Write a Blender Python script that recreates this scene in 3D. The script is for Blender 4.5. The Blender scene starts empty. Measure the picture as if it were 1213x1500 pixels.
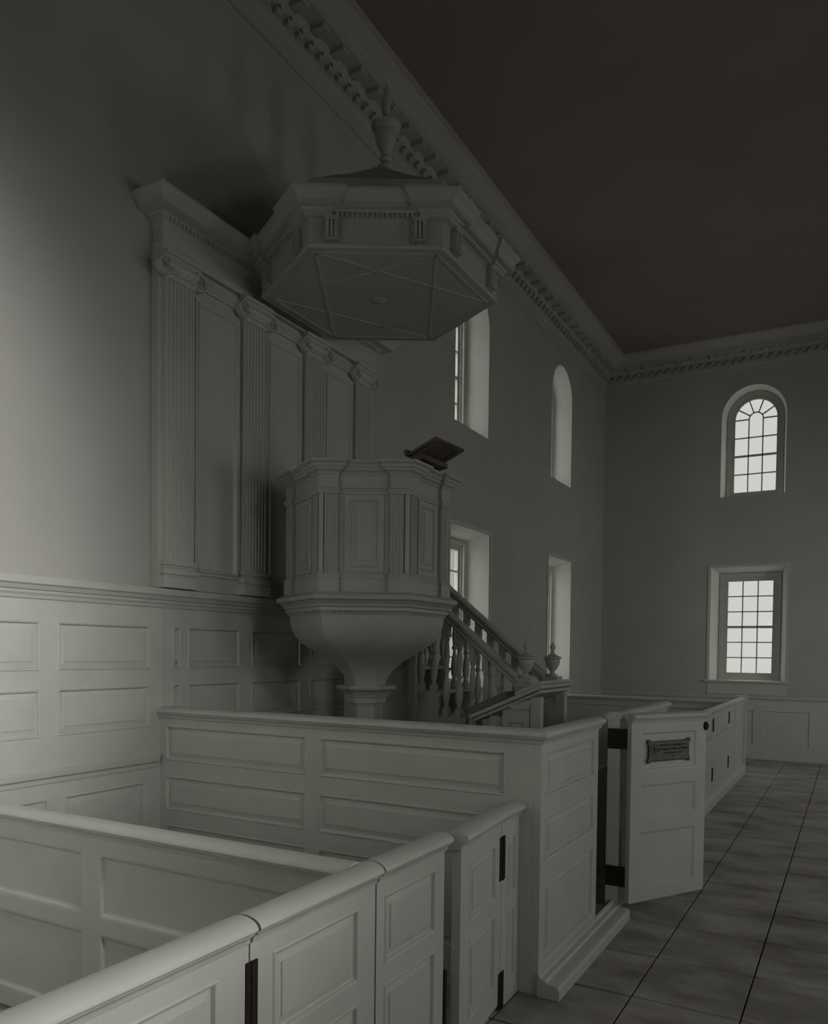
import bpy, bmesh, math, random
from mathutils import Vector, Matrix
random.seed(7)
C = bpy.context.scene.collection
PI = math.pi
# ------------------------------------------------------------------ camera
cd = bpy.data.cameras.new('camera'); cam = bpy.data.objects.new('camera', cd); C.objects.link(cam)
bpy.context.scene.camera = cam
RX = (0.872246, 0.488934, 0.011405); DN = (0.024112, -0.019700, -0.999515); FW = (-0.488472, 0.872098, -0.028973)
cam.matrix_world = Matrix(((RX[0], -DN[0], -FW[0], 0.0), (RX[1], -DN[1], -FW[1], 0.0), (RX[2], -DN[2], -FW[2], 1.95), (0, 0, 0, 1)))
cd.sensor_fit = 'HORIZONTAL'; cd.sensor_width = 36.0; cd.lens = 36.0 * 1153.8 / 1213.0
cd.shift_x = 0.0004; cd.shift_y = (988.1 - 750.0) / 1213.0; cd.clip_start = 0.05; cd.clip_end = 200
# ------------------------------------------------------------------ light
sc = bpy.context.scene
sc.view_settings.view_transform = 'Standard'; sc.view_settings.look = 'None'
sc.view_settings.gamma = 1.0; sc.view_settings.exposure = 0.0; sc.view_settings.use_curve_mapping = False
w = bpy.data.worlds.new('sky'); sc.world = w; w.use_nodes = True
# overcast sky: pale at the horizon, much brighter overhead and towards the left of the church
wn = w.node_tree; bg = wn.nodes['Background']; bg.inputs[0].default_value = (0.97, 0.97, 0.925, 1)
wt = wn.nodes.new('ShaderNodeTexCoord'); ws = wn.nodes.new('ShaderNodeSeparateXYZ'); wn.links.new(wt.outputs['Generated'], ws.inputs[0])
wz = wn.nodes.new('ShaderNodeMapRange'); wz.inputs[1].default_value = 0.40; wz.inputs[2].default_value = 0.75; wz.inputs[3].default_value = 0.67; wz.inputs[4].default_value = 4.3
wn.links.new(ws.outputs['Z'], wz.inputs[0])
wy = wn.nodes.new('ShaderNodeMapRange'); wy.inputs[1].default_value = -0.1; wy.inputs[2].default_value = -0.8; wy.inputs[3].default_value = 0.0; wy.inputs[4].default_value = 2.2
wn.links.new(ws.outputs['Y'], wy.inputs[0])
wa = wn.nodes.new('ShaderNodeMath'); wa.operation = 'ADD'; wn.links.new(wz.outputs[0], wa.inputs[0]); wn.links.new(wy.outputs[0], wa.inputs[1])
wn.links.new(wa.outputs[0], bg.inputs[1])

def area(name, loc, aim, sx, sy, power, spread=180, col=(1, 0.995, 0.95), portal=False):
    l = bpy.data.lights.new(name, 'AREA'); l.shape = 'RECTANGLE'; l.size = sx; l.size_y = sy
    l.energy = power; l.spread = math.radians(spread); l.color = col
    if portal: l.cycles.is_portal = True
    o = bpy.data.objects.new(name, l); C.objects.link(o); o.location = loc
    d = Vector(aim) - Vector(loc)
    o.rotation_euler = d.to_track_quat('-Z', 'Y').to_euler()
    return o
XW, YE, XR, YB, ZC = -4.59, 16.10, 5.0, -3.5, 7.83
# area lamps standing in for unseen windows of the right wall and of the wall behind the camera
for k, y in enumerate((2.2, 6.0, 9.8, 13.5)):
    area('daylight_right', (XR - 0.03, y, 2.6), (0, y, 2.0), 1.1, 2.0, (31, 30, 30, 30)[k], 140)
area('daylight_right', (XR - 0.03, 11.5, 3.0), (-1.0, 16, 2.0), 1.1, 2.0, 17, 80)
area('daylight_right', (XR - 0.03, -1.0, 2.6), (-4.6, 2.2, 2.4), 1.0, 1.7, 8, 30)
area('daylight_high', (XR - 0.03, 1.5, 5.4), (-4.6, 2.0, 0.4), 1.0, 1.7, 20, 50)
area('daylight_high', (XR - 0.03, 1.5, 5.4), (-4.6, 0.4, 2.0), 1.0, 1.7, 112, 42)  # added narrow beam that brightens the near end of the left wall
area('daylight_rear', (-2.6, YB + 0.03, 2.6), (-3.6, 2, 1.2), 1.2, 2.0, 9, 90)
area('daylight_rear', (3.0, YB + 0.03, 2.6), (-1.5, 16, 1.0), 1.1, 2.0, 14, 50)
area('fill_low_left', (-3.4, 0.05, 2.55), (-4.6, 2.6, 2.1), 1.1, 2.0, 4.5, 100)  # added fill lamp inside the room for the left-hand glow; no window here

# ------------------------------------------------------------------ materials
def mat(name, col, rough=0.55, var=0.06, scale=6.0, bump=0.0, metal=0.0, bscale=60.0, spec=0.3):
    m = bpy.data.materials.new(name); m.use_nodes = True; nt = m.node_tree; b = nt.nodes['Principled BSDF']
    b.inputs['Roughness'].default_value = rough; b.inputs['Metallic'].default_value = metal
    b.inputs['Specular IOR Level'].default_value = spec
    tc = nt.nodes.new('ShaderNodeTexCoord'); n = nt.nodes.new('ShaderNodeTexNoise')
    n.inputs['Scale'].default_value = scale; n.inputs['Detail'].default_value = 5
    nt.links.new(tc.outputs['Object'], n.inputs['Vector'])
    r = nt.nodes.new('ShaderNodeValToRGB')
    r.color_ramp.elements[0].color = (*[c * (1 - var) for c in col], 1); r.color_ramp.elements[1].color = (*[min(1, c * (1 + var)) for c in col], 1)
    r.color_ramp.elements[0].position = 0.3; r.color_ramp.elements[1].position = 0.7
    nt.links.new(n.outputs['Fac'], r.inputs['Fac']); nt.links.new(r.outputs['Color'], b.inputs['Base Color'])
    if bump:
        n2 = nt.nodes.new('ShaderNodeTexNoise'); n2.inputs['Scale'].default_value = bscale; n2.inputs['Detail'].default_value = 3
        nt.links.new(tc.outputs['Object'], n2.inputs['Vector'])
        bp = nt.nodes.new('ShaderNodeBump'); bp.inputs['Strength'].default_value = bump; bp.inputs['Distance'].default_value = 0.01
        nt.links.new(n2.outputs['Fac'], bp.inputs['Height']); nt.links.new(bp.outputs['Normal'], b.inputs['Normal'])
    return m
PAINT = mat('grey_paint', (0.47, 0.475, 0.44), 0.45, 0.04, 5, 0.06, spec=0.35)
PAINT2 = mat('pulpit_paint', (0.36, 0.36, 0.335), 0.5, 0.05, 4, 0.05)
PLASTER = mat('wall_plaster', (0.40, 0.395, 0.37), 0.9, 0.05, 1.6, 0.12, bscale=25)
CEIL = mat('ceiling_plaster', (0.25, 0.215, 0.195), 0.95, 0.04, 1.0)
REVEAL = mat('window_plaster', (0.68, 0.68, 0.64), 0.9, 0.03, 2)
WOODD = mat('dark_wood', (0.10, 0.085, 0.075), 0.45, 0.25, 8)
IRON = mat('black_iron', (0.022, 0.017, 0.014), 0.6, 0.2, 20, spec=0.2)
BRASS = mat('dull_brass', (0.14, 0.135, 0.12), 0.5, 0.15, 30, spec=0.4)
INK = mat('engraved_black', (0.02, 0.02, 0.018), 0.6, 0.05, 20)
def flagstone():
    m = bpy.data.materials.new('flagstone'); m.use_nodes = True; nt = m.node_tree; b = nt.nodes['Principled BSDF']
    tc = nt.nodes.new('ShaderNodeTexCoord'); mp = nt.nodes.new('ShaderNodeMapping')
    mp.inputs['Scale'].default_value = (1.0, 1.9, 1)
    nt.links.new(tc.outputs['Object'], mp.inputs['Vector'])
    n = nt.nodes.new('ShaderNodeTexNoise'); n.inputs['Scale'].default_value = 1.6; n.inputs['Detail'].default_value = 7; n.inputs['Roughness'].default_value = 0.62
    nt.links.new(mp.outputs[0], n.inputs['Vector'])
    r = nt.nodes.new('ShaderNodeValToRGB'); r.color_ramp.elements[0].position = 0.32; r.color_ramp.elements[1].position = 0.7
    r.color_ramp.elements[0].color = (0.17, 0.155, 0.145, 1); r.color_ramp.elements[1].color = (0.46, 0.44, 0.41, 1)
    nt.links.new(n.outputs['Fac'], r.inputs['Fac']); nt.links.new(r.outputs['Color'], b.inputs['Base Color'])
    rr = nt.nodes.new('ShaderNodeMapRange'); rr.inputs[3].default_value = 0.5; rr.inputs[4].default_value = 0.75
    nt.links.new(n.outputs['Fac'], rr.inputs[0]); nt.links.new(rr.outputs[0], b.inputs['Roughness'])
    bp = nt.nodes.new('ShaderNodeBump'); bp.inputs['Strength'].default_value = 0.25; bp.inputs['Distance'].default_value = 0.01
    nt.links.new(n.outputs['Fac'], bp.inputs['Height']); nt.links.new(bp.outputs['Normal'], b.inputs['Normal'])
    return m
STONE = flagstone()
JOINT = mat('floor_joint', (0.05, 0.045, 0.04), 0.9)
def glassmat():
    m = bpy.data.materials.new('window_glass'); m.use_nodes = True; nt = m.node_tree
    for n in list(nt.nodes):
        if n.type != 'OUTPUT_MATERIAL': nt.nodes.remove(n)
    t = nt.nodes.new('ShaderNodeBsdfTransparent'); t.inputs[0].default_value = (0.95, 0.96, 0.94, 1)
    g = nt.nodes.new('ShaderNodeBsdfGlossy'); g.inputs['Roughness'].default_value = 0.05
    mx = nt.nodes.new('ShaderNodeMixShader'); mx.inputs[0].default_value = 0.02
    nt.links.new(t.outputs[0], mx.inputs[1]); nt.links.new(g.outputs[0], mx.inputs[2])
    nt.links.new(mx.outputs[0], [n for n in nt.nodes if n.type == 'OUTPUT_MATERIAL'][0].inputs[0])
    return m
GLASS = glassmat()
BRICK = mat('outer_brick', (0.19, 0.19, 0.18), 0.9, 0.12, 12)

# ------------------------------------------------------------------ helpers
def tag(o, label=None, cat=None, group=None, kind=None):
    if label: o['label'] = label
    if cat: o['category'] = cat
    if group: o['group'] = group
    if kind: o['kind'] = kind
    return o
def empty(name, loc, label, cat, group=None):
    o = bpy.data.objects.new(name, None); C.objects.link(o); o.location = loc; o.empty_display_size = 0.1
    return tag(o, label, cat, group)
class MB:
    def __init__(s): s.bm = bmesh.new()
    def face(s, pts):
        try: return s.bm.faces.new([s.bm.verts.new(p) for p in pts])
        except Exception: return None
    def box(s, x0, x1, y0, y1, z0, z1, M=None):
        P = [Vector((x, y, z)) for z in (z0, z1) for y in (y0, y1) for x in (x0, x1)]
        if M: P = [M @ p for p in P]
        v = [s.bm.verts.new(p) for p in P]
        for f in ((0, 2, 3, 1), (4, 5, 7, 6), (0, 1, 5, 4), (2, 6, 7, 3), (0, 4, 6, 2), (1, 3, 7, 5)):
            s.bm.faces.new([v[i] for i in f])
    def loft(s, rings, closed=True, cap0=False, cap1=False):
        R = [[s.bm.verts.new(p) for p in r] for r in rings]
        n = len(R[0])
        for a, b in zip(R, R[1:]):
            for i in range(n if closed else n - 1):
                j = (i + 1) % n
                s.bm.faces.new((a[i], a[j], b[j], b[i]))
        if cap0: s.bm.faces.new(R[0][::-1])
        if cap1: s.bm.faces.new(R[-1])
    def lathe(s, c, prof, seg=20, ax=None):
        rings = []
        for r, z in prof:
            rings.append([Vector((c[0] + max(r, 1e-4) * math.cos(2 * PI * i / seg), c[1] + max(r, 1e-4) * math.sin(2 * PI * i / seg), c[2] + z)) for i in range(seg)])
        s.loft(rings, True, True, True)
    def tube(s, p0, p1, r, seg=10):
        p0 = Vector(p0); p1 = Vector(p1); d = (p1 - p0).normalized()
        a = d.orthogonal().normalized(); b = d.cross(a)
        s.loft([[p + a * r * math.cos(2 * PI * i / seg) + b * r * math.sin(2 * PI * i / seg) for i in range(seg)] for p in (p0, p1)], True, True, True)
    def sweep(s, p0, p1, prof, out, up=(0, 0, 1), cap=True, m0=0.0, m1=0.0):
        """profile points (o, z) swept from p0 to p1; m0/m1 mitre: shift along the run per unit of o"""
        p0 = Vector(p0); p1 = Vector(p1); out = Vector(out); up = Vector(up); d = (p1 - p0).normalized()
        r0 = [p0 + out * o + up * z + d * (m0 * o) for o, z in prof]
        r1 = [p1 + out * o + up * z + d * (m1 * o) for o, z in prof]
        s.loft([r0, r1], True, cap, cap)
    def build(s, name, m, parent=None, smooth=None, bevel=0.0, mats=None):
        bmesh.ops.recalc_face_normals(s.bm, faces=s.bm.faces)
        me = bpy.data.meshes.new(name); s.bm.to_mesh(me); s.bm.free()
        for k in (mats or [m]): me.materials.append(k)
        o = bpy.data.objects.new(name, me); C.objects.link(o)
        if parent is not None:
            o.parent = parent
            o.matrix_parent_inverse = parent_inv(parent)
        if bevel:
            b = o.modifiers.new('bevel', 'BEVEL'); b.width = bevel; b.segments = 2; b.limit_method = 'ANGLE'; b.angle_limit = math.radians(40)
        if smooth:
            for p in me.polygons: p.use_smooth = True
            try: me.set_sharp_from_angle(angle=math.radians(smooth))
            except Exception: pass
        return o
def world_of(o):
    m = Matrix.Translation(o.location) @ o.rotation_euler.to_matrix().to_4x4() if o.type == 'EMPTY' else Matrix.Identity(4)
    return m
def parent_inv(p):
    return world_of(p).inverted()

def cells(us, vs, holes):
    for a, b in zip(us, us[1:]):
        for c, d in zip(vs, vs[1:]):
            mu, mv = (a + b) / 2, (c + d) / 2
            if not any(h[0] < mu < h[1] and h[2] < mv < h[3] for h in holes): yield a, b, c, d
RAISED = [(0.0, 0.0), (0.006, 0.007), (0.014, 0.004), (0.02, -0.012), (0.024, -0.014), (0.058, -0.007), (0.06, -0.001)]
SUNK = [(0.0, 0.0), (0.008, 0.004), (0.016, -0.004), (0.022, -0.016)]
def panelled(mb, O, U, N, W, H, T, rects, back=True, prof=RAISED, k=1.0):
    """board with moulded panels on front (and back) faces"""
    O = Vector(O); U = Vector(U).normalized(); N = Vector(N).normalized(); Z = Vector((0, 0, 1))
    us = sorted({0, W} | {r[0] for r in rects} | {r[1] for r in rects}); vs = sorted({0, H} | {r[2] for r in rects} | {r[3] for r in rects})
    for side in ((0, 1) if back else (0,)):
        P = (lambda u, v, h: O + U * u + Z * v + N * h) if side == 0 else (lambda u, v, h: O + U * u + Z * v - N * (T + h))
        for a, b, c, d in cells(us, vs, rects):
            mb.face([P(a, c, 0), P(b, c, 0), P(b, d, 0), P(a, d, 0)])
        for a, b, c, d in rects:
            rings = [[P(a + i * k, c + i * k, h * k), P(b - i * k, c + i * k, h * k), P(b - i * k, d - i * k, h * k), P(a + i * k, d - i * k, h * k)] for i, h in prof]
            mb.loft(rings, True, False, True)
    f = lambda u, v, t: O + U * u + Z * v - N * t
    mb.loft([[f(0, 0, 0), f(W, 0, 0), f(W, H, 0), f(0, H, 0)], [f(0, 0, T), f(W, 0, T), f(W, H, T), f(0, H, T)]], True, False, not back)
_L = [(-0.022, -0.088), (-0.032, -0.083), (-0.034, -0.07), (-0.042, -0.06), (-0.052, -0.054), (-0.054, -0.046), (-0.064, -0.042)]
CAP = _L + [(-0.067 * math.cos(PI * i / 14), -0.036 + 0.036 * math.sin(PI * i / 14)) for i in range(15)] + [(-o, z) for o, z in reversed(_L)]
def caprail(mb, p0, p1, k=1.0, m0=0, m1=0):
    p0 = Vector(p0); p1 = Vector(p1); d = (p1 - p0).normalized(); out = Vector((d.y, -d.x, 0))
    mb.sweep(p0, p1, [(o * k, z * k) for o, z in CAP], out, m0=m0, m1=m1)
def structure(o): o['kind'] = 'structure'; return o

# ------------------------------------------------------------------ windows
def outline(uc, hw, z0, z1, arched, n=16, inset=0.0):
    """points (u, z) anticlockwise, starting lower left"""
    hw -= inset; z0 += inset; z1 -= inset
    if not arched: return [(uc - hw, z0), (uc + hw, z0), (uc + hw, z1), (uc - hw, z1)]
    zs = z1 - hw
    return [(uc - hw, z0), (uc + hw, z0)] + [(uc + hw * math.cos(PI * i / n), zs + hw * math.sin(PI * i / n)) for i in range(n + 1)]
def wall_with(name, F, u0, u1, z0, z1, wins, m):
    """F(u, z, depth) -> point, depth positive into the wall; wins: dict(uc, hw, z0, z1, arched)"""
    mb = MB(); holes = [(q['uc'] - q['hw'], q['uc'] + q['hw'], q['z0'], q['z1']) for q in wins]
    us = sorted({u0, u1} | {h[0] for h in holes} | {h[1] for h in holes}); vs = sorted({z0, z1} | {h[2] for h in holes} | {h[3] for h in holes})
    for a, b, c, d in cells(us, vs, holes): mb.face([F(a, c, 0), F(b, c, 0), F(b, d, 0), F(a, d, 0)])
    for q in wins:
        if q['arched']:
            pts = outline(q['uc'], q['hw'], q['z0'], q['z1'], True); arc = pts[2:]; n = len(arc); h = n // 2
            L = q['uc'] - q['hw']; Rr = q['uc'] + q['hw']; T = q['z1']
            for i in range(h): mb.face([F(Rr, T, 0), F(*arc[i + 1], 0), F(*arc[i], 0)])
            for i in range(h, n - 1): mb.face([F(L, T, 0), F(*arc[i + 1], 0), F(*arc[i], 0)])
    # outer leaf so that the wall has thickness
    for a, b, c, d in cells(us, vs, holes): mb.face([F(a, c, 0.62), F(b, c, 0.62), F(b, d, 0.62), F(a, d, 0.62)])
    return structure(mb.build(name, m))
WN = [0]
def window(F, q, sill=False):
    """reveal, frame, sash bars and panes of one window"""
    WN[0] += 1
    arch = q['arched']; uc, hw, z0, z1 = q['uc'], q['hw'], q['z0'], q['z1']; dep = 0.36; sp = q.get('splay', 0.1)
    o0 = outline(uc, hw, z0, z1, arch); o1 = outline(uc, hw - sp, z0 + (0.0), z1 - sp * (0.5 if arch else 0.8), arch)
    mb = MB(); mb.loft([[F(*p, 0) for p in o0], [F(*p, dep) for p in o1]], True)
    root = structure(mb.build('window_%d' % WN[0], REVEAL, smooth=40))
    mb = MB(); mb.loft([[F(*p, dep + 0.12) for p in o1], [F(*p, 0.63) for p in o0]], True); mb.build('outer_reveal', BRICK, root)
    g = dict(hw=hw - sp, z0=z0, z1=o1[-1][1] if not arch else z1 - sp * 0.5)
    fw = q.get('frame', 0.1)
    def ring(name, a, b, d0, d1, m):
        A = outline(uc, g['hw'], g['z0'], g['z1'], arch, inset=a); B = outline(uc, g['hw'], g['z0'], g['z1'], arch, inset=b)
        r = MB(); r.loft([[F(*p, d1) for p in A], [F(*p, d0) for p in A], [F(*p, d0) for p in B], [F(*p, d1) for p in B]], True)
        return r.build(name, m, root, smooth=30)
    ring('window_frame', 0.0, fw * 0.55, dep - 0.05, dep + 0.1, PAINT)
    ring('window_frame', fw * 0.5, fw * 0.8, dep - 0.015, dep + 0.09, PAINT)
    ring('sash', fw * 0.78, fw * 0.78 + 0.045, dep + 0.015, dep + 0.06, PAINT)
    i0 = fw * 0.78 + 0.04; G = outline(uc, g['hw'], g['z0'], g['z1'], arch, inset=i0)
    mb = MB(); mb.face([F(*p, dep + 0.04) for p in G]); pane = mb.build('pane', GLASS, root)
    gw = g['hw'] - i0; b0 = g['z0'] + i0; t0 = g['z1'] - i0; bw = 0.011
    def bar(u_0, u_1, v0, v1, mb, d0=0.022, d1=0.055):
        P = [F(u_0, v0, d0 + dep), F(u_1, v0, d0 + dep), F(u_1, v1, d0 + dep), F(u_0, v1, d0 + dep)]; Q = [F(u_0, v0, d1 + dep), F(u_1, v0, d1 + dep), F(u_1, v1, d1 + dep), F(u_0, v1, d1 + dep)]
        mb.loft([P, Q], True, True, True)
    mb = MB(); x = gw / 3
    if arch:
        spr = t0 - gw; rows = [b0 + (spr - b0) * k / 4 for k in range(1, 4)]
        for s_ in (-1, 1): bar(uc + s_ * x - bw, uc + s_ * x + bw, b0, spr, mb)
        for k, r in enumerate(rows):
            hb = 0.02 if k == 1 else bw; bar(uc - gw, uc + gw, r - hb, r + hb, mb)
        bar(uc - gw, uc - x, spr - bw, spr + bw, mb); bar(uc + x, uc + gw, spr - bw, spr + bw, mb)
        n = 14
        A = [(uc + (x - bw) * math.cos(PI * i / n), spr + (x - bw) * math.sin(PI * i / n)) for i in range(n + 1)]
        B = [(uc + (x + bw) * math.cos(PI * i / n), spr + (x + bw) * math.sin(PI * i / n)) for i in range(n + 1)]
        R = [[F(*a, dep + 0.022), F(*b, dep + 0.022), F(*b, dep + 0.055), F(*a, dep + 0.055)] for a, b in zip(A, B)]
        mb.loft(R, True, True, True)
        for k in range(1, 4 + 0):
            th = PI * (k * 0.25 if k != 2 else 0.5)
        for th in (PI * 0.18, PI * 0.39, PI * 0.61, PI * 0.82):
            c, s_ = math.cos(th), math.sin(th); px, pz = -s_ * bw, c * bw
            P = [(uc + x * c + px, spr + x * s_ + pz), (uc + gw * c + px, spr + gw * s_ + pz), (uc + gw * c - px, spr + gw * s_ - pz), (uc + x * c - px, spr + x * s_ - pz)]
            mb.loft([[F(*p, dep + 0.022) for p in P], [F(*p, dep + 0.055) for p in P]], True, True, True)
    else:
        for s_ in (-1, 1): bar(uc + s_ * x - bw, uc + s_ * x + bw, b0, t0, mb)
        for k in range(1, 6):
            r = b0 + (t0 - b0) * k / 6; hb = 0.024 if k == 3 else bw; bar(uc - gw, uc + gw, r - hb, r + hb, mb)
    mb.build('sash_bars', PAINT, root)
    # plain architrave bead on the wall face
    mb = MB(); A = outline(uc, hw, z0, z1, arch, inset=-0.0); B = outline(uc, hw, z0, z1, arch, inset=-(0.03 if arch else 0.045))
    if not arch:
        mb.loft([[F(*p, -0.012) for p in A], [F(*p, -0.018) for p in B], [F(*p, 0.0) for p in B]], True)
        mb.build('window_architrave', PAINT, root)
    if sill:
        mb = MB(); P = lambda u, z, d: F(u, z, d)
        def slab(u_0, u_1, za, zb, d0, d1):
            mb.loft([[P(u_0, za, d0), P(u_1, za, d0), P(u_1, zb, d0), P(u_0, zb, d0)], [P(u_0, za, d1), P(u_1, za, d1), P(u_1, zb, d1), P(u_0, zb, d1)]], True, True, True)
        slab(uc - hw - 0.09, uc + hw + 0.09, z0 - 0.03, z0 + 0.005, -0.07, dep)
        slab(uc - hw - 0.06, uc + hw + 0.06, z0 - 0.055, z0 - 0.03, -0.04, 0)
        slab(uc - hw - 0.03, uc + hw + 0.03, z0 - 0.26, z0 - 0.055, -0.015, 0)
        mb.build('window_sill', PAINT, root, bevel=0.004)
    # portal for the sky light
    a = F(uc, (z0 + z1) / 2, 0.58); b = F(uc, (z0 + z1) / 2, -1)
    area('window_portal', a, b, 2 * hw if abs(a[0] - b[0]) < 0.5 else (z1 - z0), (z1 - z0) if abs(a[0] - b[0]) < 0.5 else 2 * hw, 1, portal=True)
    return root
FL = lambda u, z, d: Vector((XW - d, u, z))
FE = lambda u, z, d: Vector((u, YE + d, z))
FR = lambda u, z, d: Vector((XR + d, u, z))
lw = []
for y in (9.735, 13.43): lw.append(dict(uc=y, hw=0.53, z0=4.96, z1=6.98, arched=True, splay=0.12))
for y in (9.735, 13.445): lw.append(dict(uc=y, hw=0.63, z0=1.46, z1=3.62, arched=False, splay=0.13))
ew = [dict(uc=-1.767, hw=0.565, z0=4.97, z1=7.03, arched=True, splay=0.06, frame=0.115), dict(uc=-1.796, hw=0.668, z0=1.47, z1=3.63, arched=False, splay=0.12, frame=0.13),
      dict(uc=2.2, hw=0.565, z0=4.97, z1=7.03, arched=True, splay=0.06, frame=0.115), dict(uc=2.2, hw=0.668, z0=1.47, z1=3.63, arched=False, splay=0.12, frame=0.13)]
wall_with('wall_left', FL, YB, YE, 0, ZC, lw, PLASTER)
wall_with('wall_end', FE, XW, XR, 0, ZC, ew, PLASTER)
for q in lw: window(FL, q, sill=not q['arched'])
for q in ew: window(FE, q, sill=not q['arched'])
mb = MB(); mb.box(XR, XR + 0.5, YB - 0.5, YE + 0.6, 0, ZC); structure(mb.build('wall_right', PLASTER))
mb = MB(); mb.box(XW - 0.6, XR + 0.5, YB - 0.5, YB, 0, ZC); structure(mb.build('wall_rear', PLASTER))
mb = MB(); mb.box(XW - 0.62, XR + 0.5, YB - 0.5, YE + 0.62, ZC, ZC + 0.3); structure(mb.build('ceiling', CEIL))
# floor: square stone flags, joints 12 mm
mb = MB()
fx = [-1.07 + 0.58 * k for k in range(-6, 11)]; fy = [5.155 + 0.66 * k for k in range(-14, 18)]
mb.box(XW, XR, YB, YE, -0.2, -0.014)
flb = MB(); rj = random.Random(3)
for a, b in zip([XW] + fx, fx + [XR]):
    for c, d in zip([YB] + fy, fy + [YE]):
        if b - a < 0.05 or d - c < 0.05: continue
        flb.box(a + 0.005, b - 0.005, c + 0.011, d - 0.011, -0.05, -rj.random() * 0.0035)
floor = structure(flb.build('floor', STONE, bevel=0.003))
fb = mb.build('floor_bed', JOINT, floor)

# ------------------------------------------------------------------ ceiling cornice (trim)
CP = [(0, -0.6), (0.02, -0.6), (0.02, -0.53), (0.035, -0.52), (0.035, -0.45), (0.06, -0.43), (0.06, -0.40), (0.075, -0.395), (0.075, -0.30), (0.10, -0.285), (0.13, -0.25), (0.14, -0.22), (0.30, -0.215), (0.30, -0.14), (0.32, -0.13),
      (0.33, -0.11), (0.36, -0.09), (0.41, -0.06), (0.44, -0.045), (0.45, -0.03), (0.50, -0.025), (0.50, 0.0), (0, 0.0)]
mb = MB(); mb.sweep((XW, YB, ZC), (XW, YE, ZC), CP, (1, 0, 0), m1=-1.0)
y = YB + 0.1
while y < YE - 0.12:
    mb.box(XW + 0.07, XW + 0.125, y, y + 0.075, ZC - 0.395, ZC - 0.345)
    mb.box(XW + 0.07, XW + 0.125, y + 0.055, y + 0.13, ZC - 0.345, ZC - 0.295)
    y += 0.155
y = YB + 0.1
while y < YE - 0.5:   # modillions under the corona
    mb.box(XW + 0.14, XW + 0.28, y, y + 0.1, ZC - 0.255, ZC - 0.215); y += 0.31
structure(mb.build('trim_1', PLASTER))
mb = MB(); mb.sweep((XW, YE, ZC), (XR, YE, ZC), CP, (0, -1, 0), m0=1.0)
x = XW + 0.14
while x < XR - 0.12:
    mb.box(x, x + 0.075, YE - 0.125, YE - 0.07, ZC - 0.395, ZC - 0.345)
    mb.box(x + 0.055, x + 0.13, YE - 0.125, YE - 0.07, ZC - 0.345, ZC - 0.295)
    x += 0.155
x = XW + 0.5
while x < XR - 0.3:
    mb.box(x, x + 0.1, YE - 0.28, YE - 0.14, ZC - 0.255, ZC - 0.215); x += 0.31
structure(mb.build('trim_2', PLASTER))

# ------------------------------------------------------------------ wainscot on the left wall (high, behind the pulpit) and dados
WT = 0.05; WX = XW + WT
mb = MB(); H0, H1 = 2.12, 2.30
rects = []
for a, b in ((YB + 0.3, 0.6), (0.75, 1.75), (1.9, 3.22), (3.35, 4.12), (4.5, 5.09), (5.24, 5.93), (6.08, 6.70)):
    for c, d in ((1.37, 1.68), (1.80, 2.12)): rects.append((a - YB, b - YB, c - 0.0, d - 0.0))
for c, d in ((1.37, 1.68), (1.80, 2.12)): rects.append((4.34 - YB, 4.42 - YB, c, d))
for a, b in ((YB + 0.3, 0.6), (0.75, 1.75), (1.9, 3.28), (3.40, 4.09), (4.5, 5.09), (5.24, 5.93), (6.08, 6.70)): rects.append((a - YB, b - YB, 0.30, 0.97))
panelled(mb, (WX, YB, 0), (0, 1, 0), (1, 0, 0), 7.18 - YB, 2.30, WT, rects, back=False)
RAIL = [(0, -0.14), (0.012, -0.14), (0.018, -0.12), (0.03, -0.105), (0.032, -0.09), (0.045, -0.085), (0.06, -0.06), (0.075, -0.05), (0.078, -0.02), (0.07, -0.004), (0.05, 0), (-WT, 0), (-WT, -0.14)]
mb.sweep((WX, YB, 2.40), (WX, 7.18, 2.40), RAIL, (1, 0, 0))
mb.sweep((WX, YB, 1.16), (WX, 4.19, 1.16), [(0, -0.09), (0.01, -0.09), (0.014, -0.06), (0.03, -0.045), (0.035, -0.01), (0.02, 0), (0, 0)], (1, 0, 0))
mb.box(WX - 0.002, WX + 0.006, 4.235, 4.243, 1.2, 2.26)
structure(mb.build('trim_3', PAINT))
DR = [(-0.03, -0.08), (0.01, -0.08), (0.02, -0.06), (0.04, -0.04), (0.045, -0.01), (0.03, 0), (-0.03, 0)]
mb = MB(); rr = [(0.25 + 0.95 * k, 0.25 + 0.95 * k + 0.8, 0.25, 0.92) for k in range(9)]
panelled(mb, (XW, YE - 0.03, 0), (1, 0, 0), (0, -1, 0), XR - XW, 1.12, 0.03, rr, back=False, prof=SUNK)
mb.sweep((XW, YE - 0.03, 1.19), (XR, YE - 0.03, 1.19), DR, (0, -1, 0))
structure(mb.build('trim_4', PAINT))
mb = MB(); rr = [(0.2 + 0.98 * k, 0.2 + 0.98 * k + 0.84, 0.25, 0.92) for k in range(9)]
panelled(mb, (XW + 0.03, 7.19, 0), (0, 1, 0), (1, 0, 0), YE - 0.04 - 7.19, 1.12, 0.03, rr, back=False, prof=SUNK)
mb.sweep((XW + 0.03, 7.19, 1.19), (XW + 0.03, YE - 0.07, 1.19), DR, (1, 0, 0))
structure(mb.build('trim_5', PAINT))

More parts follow.
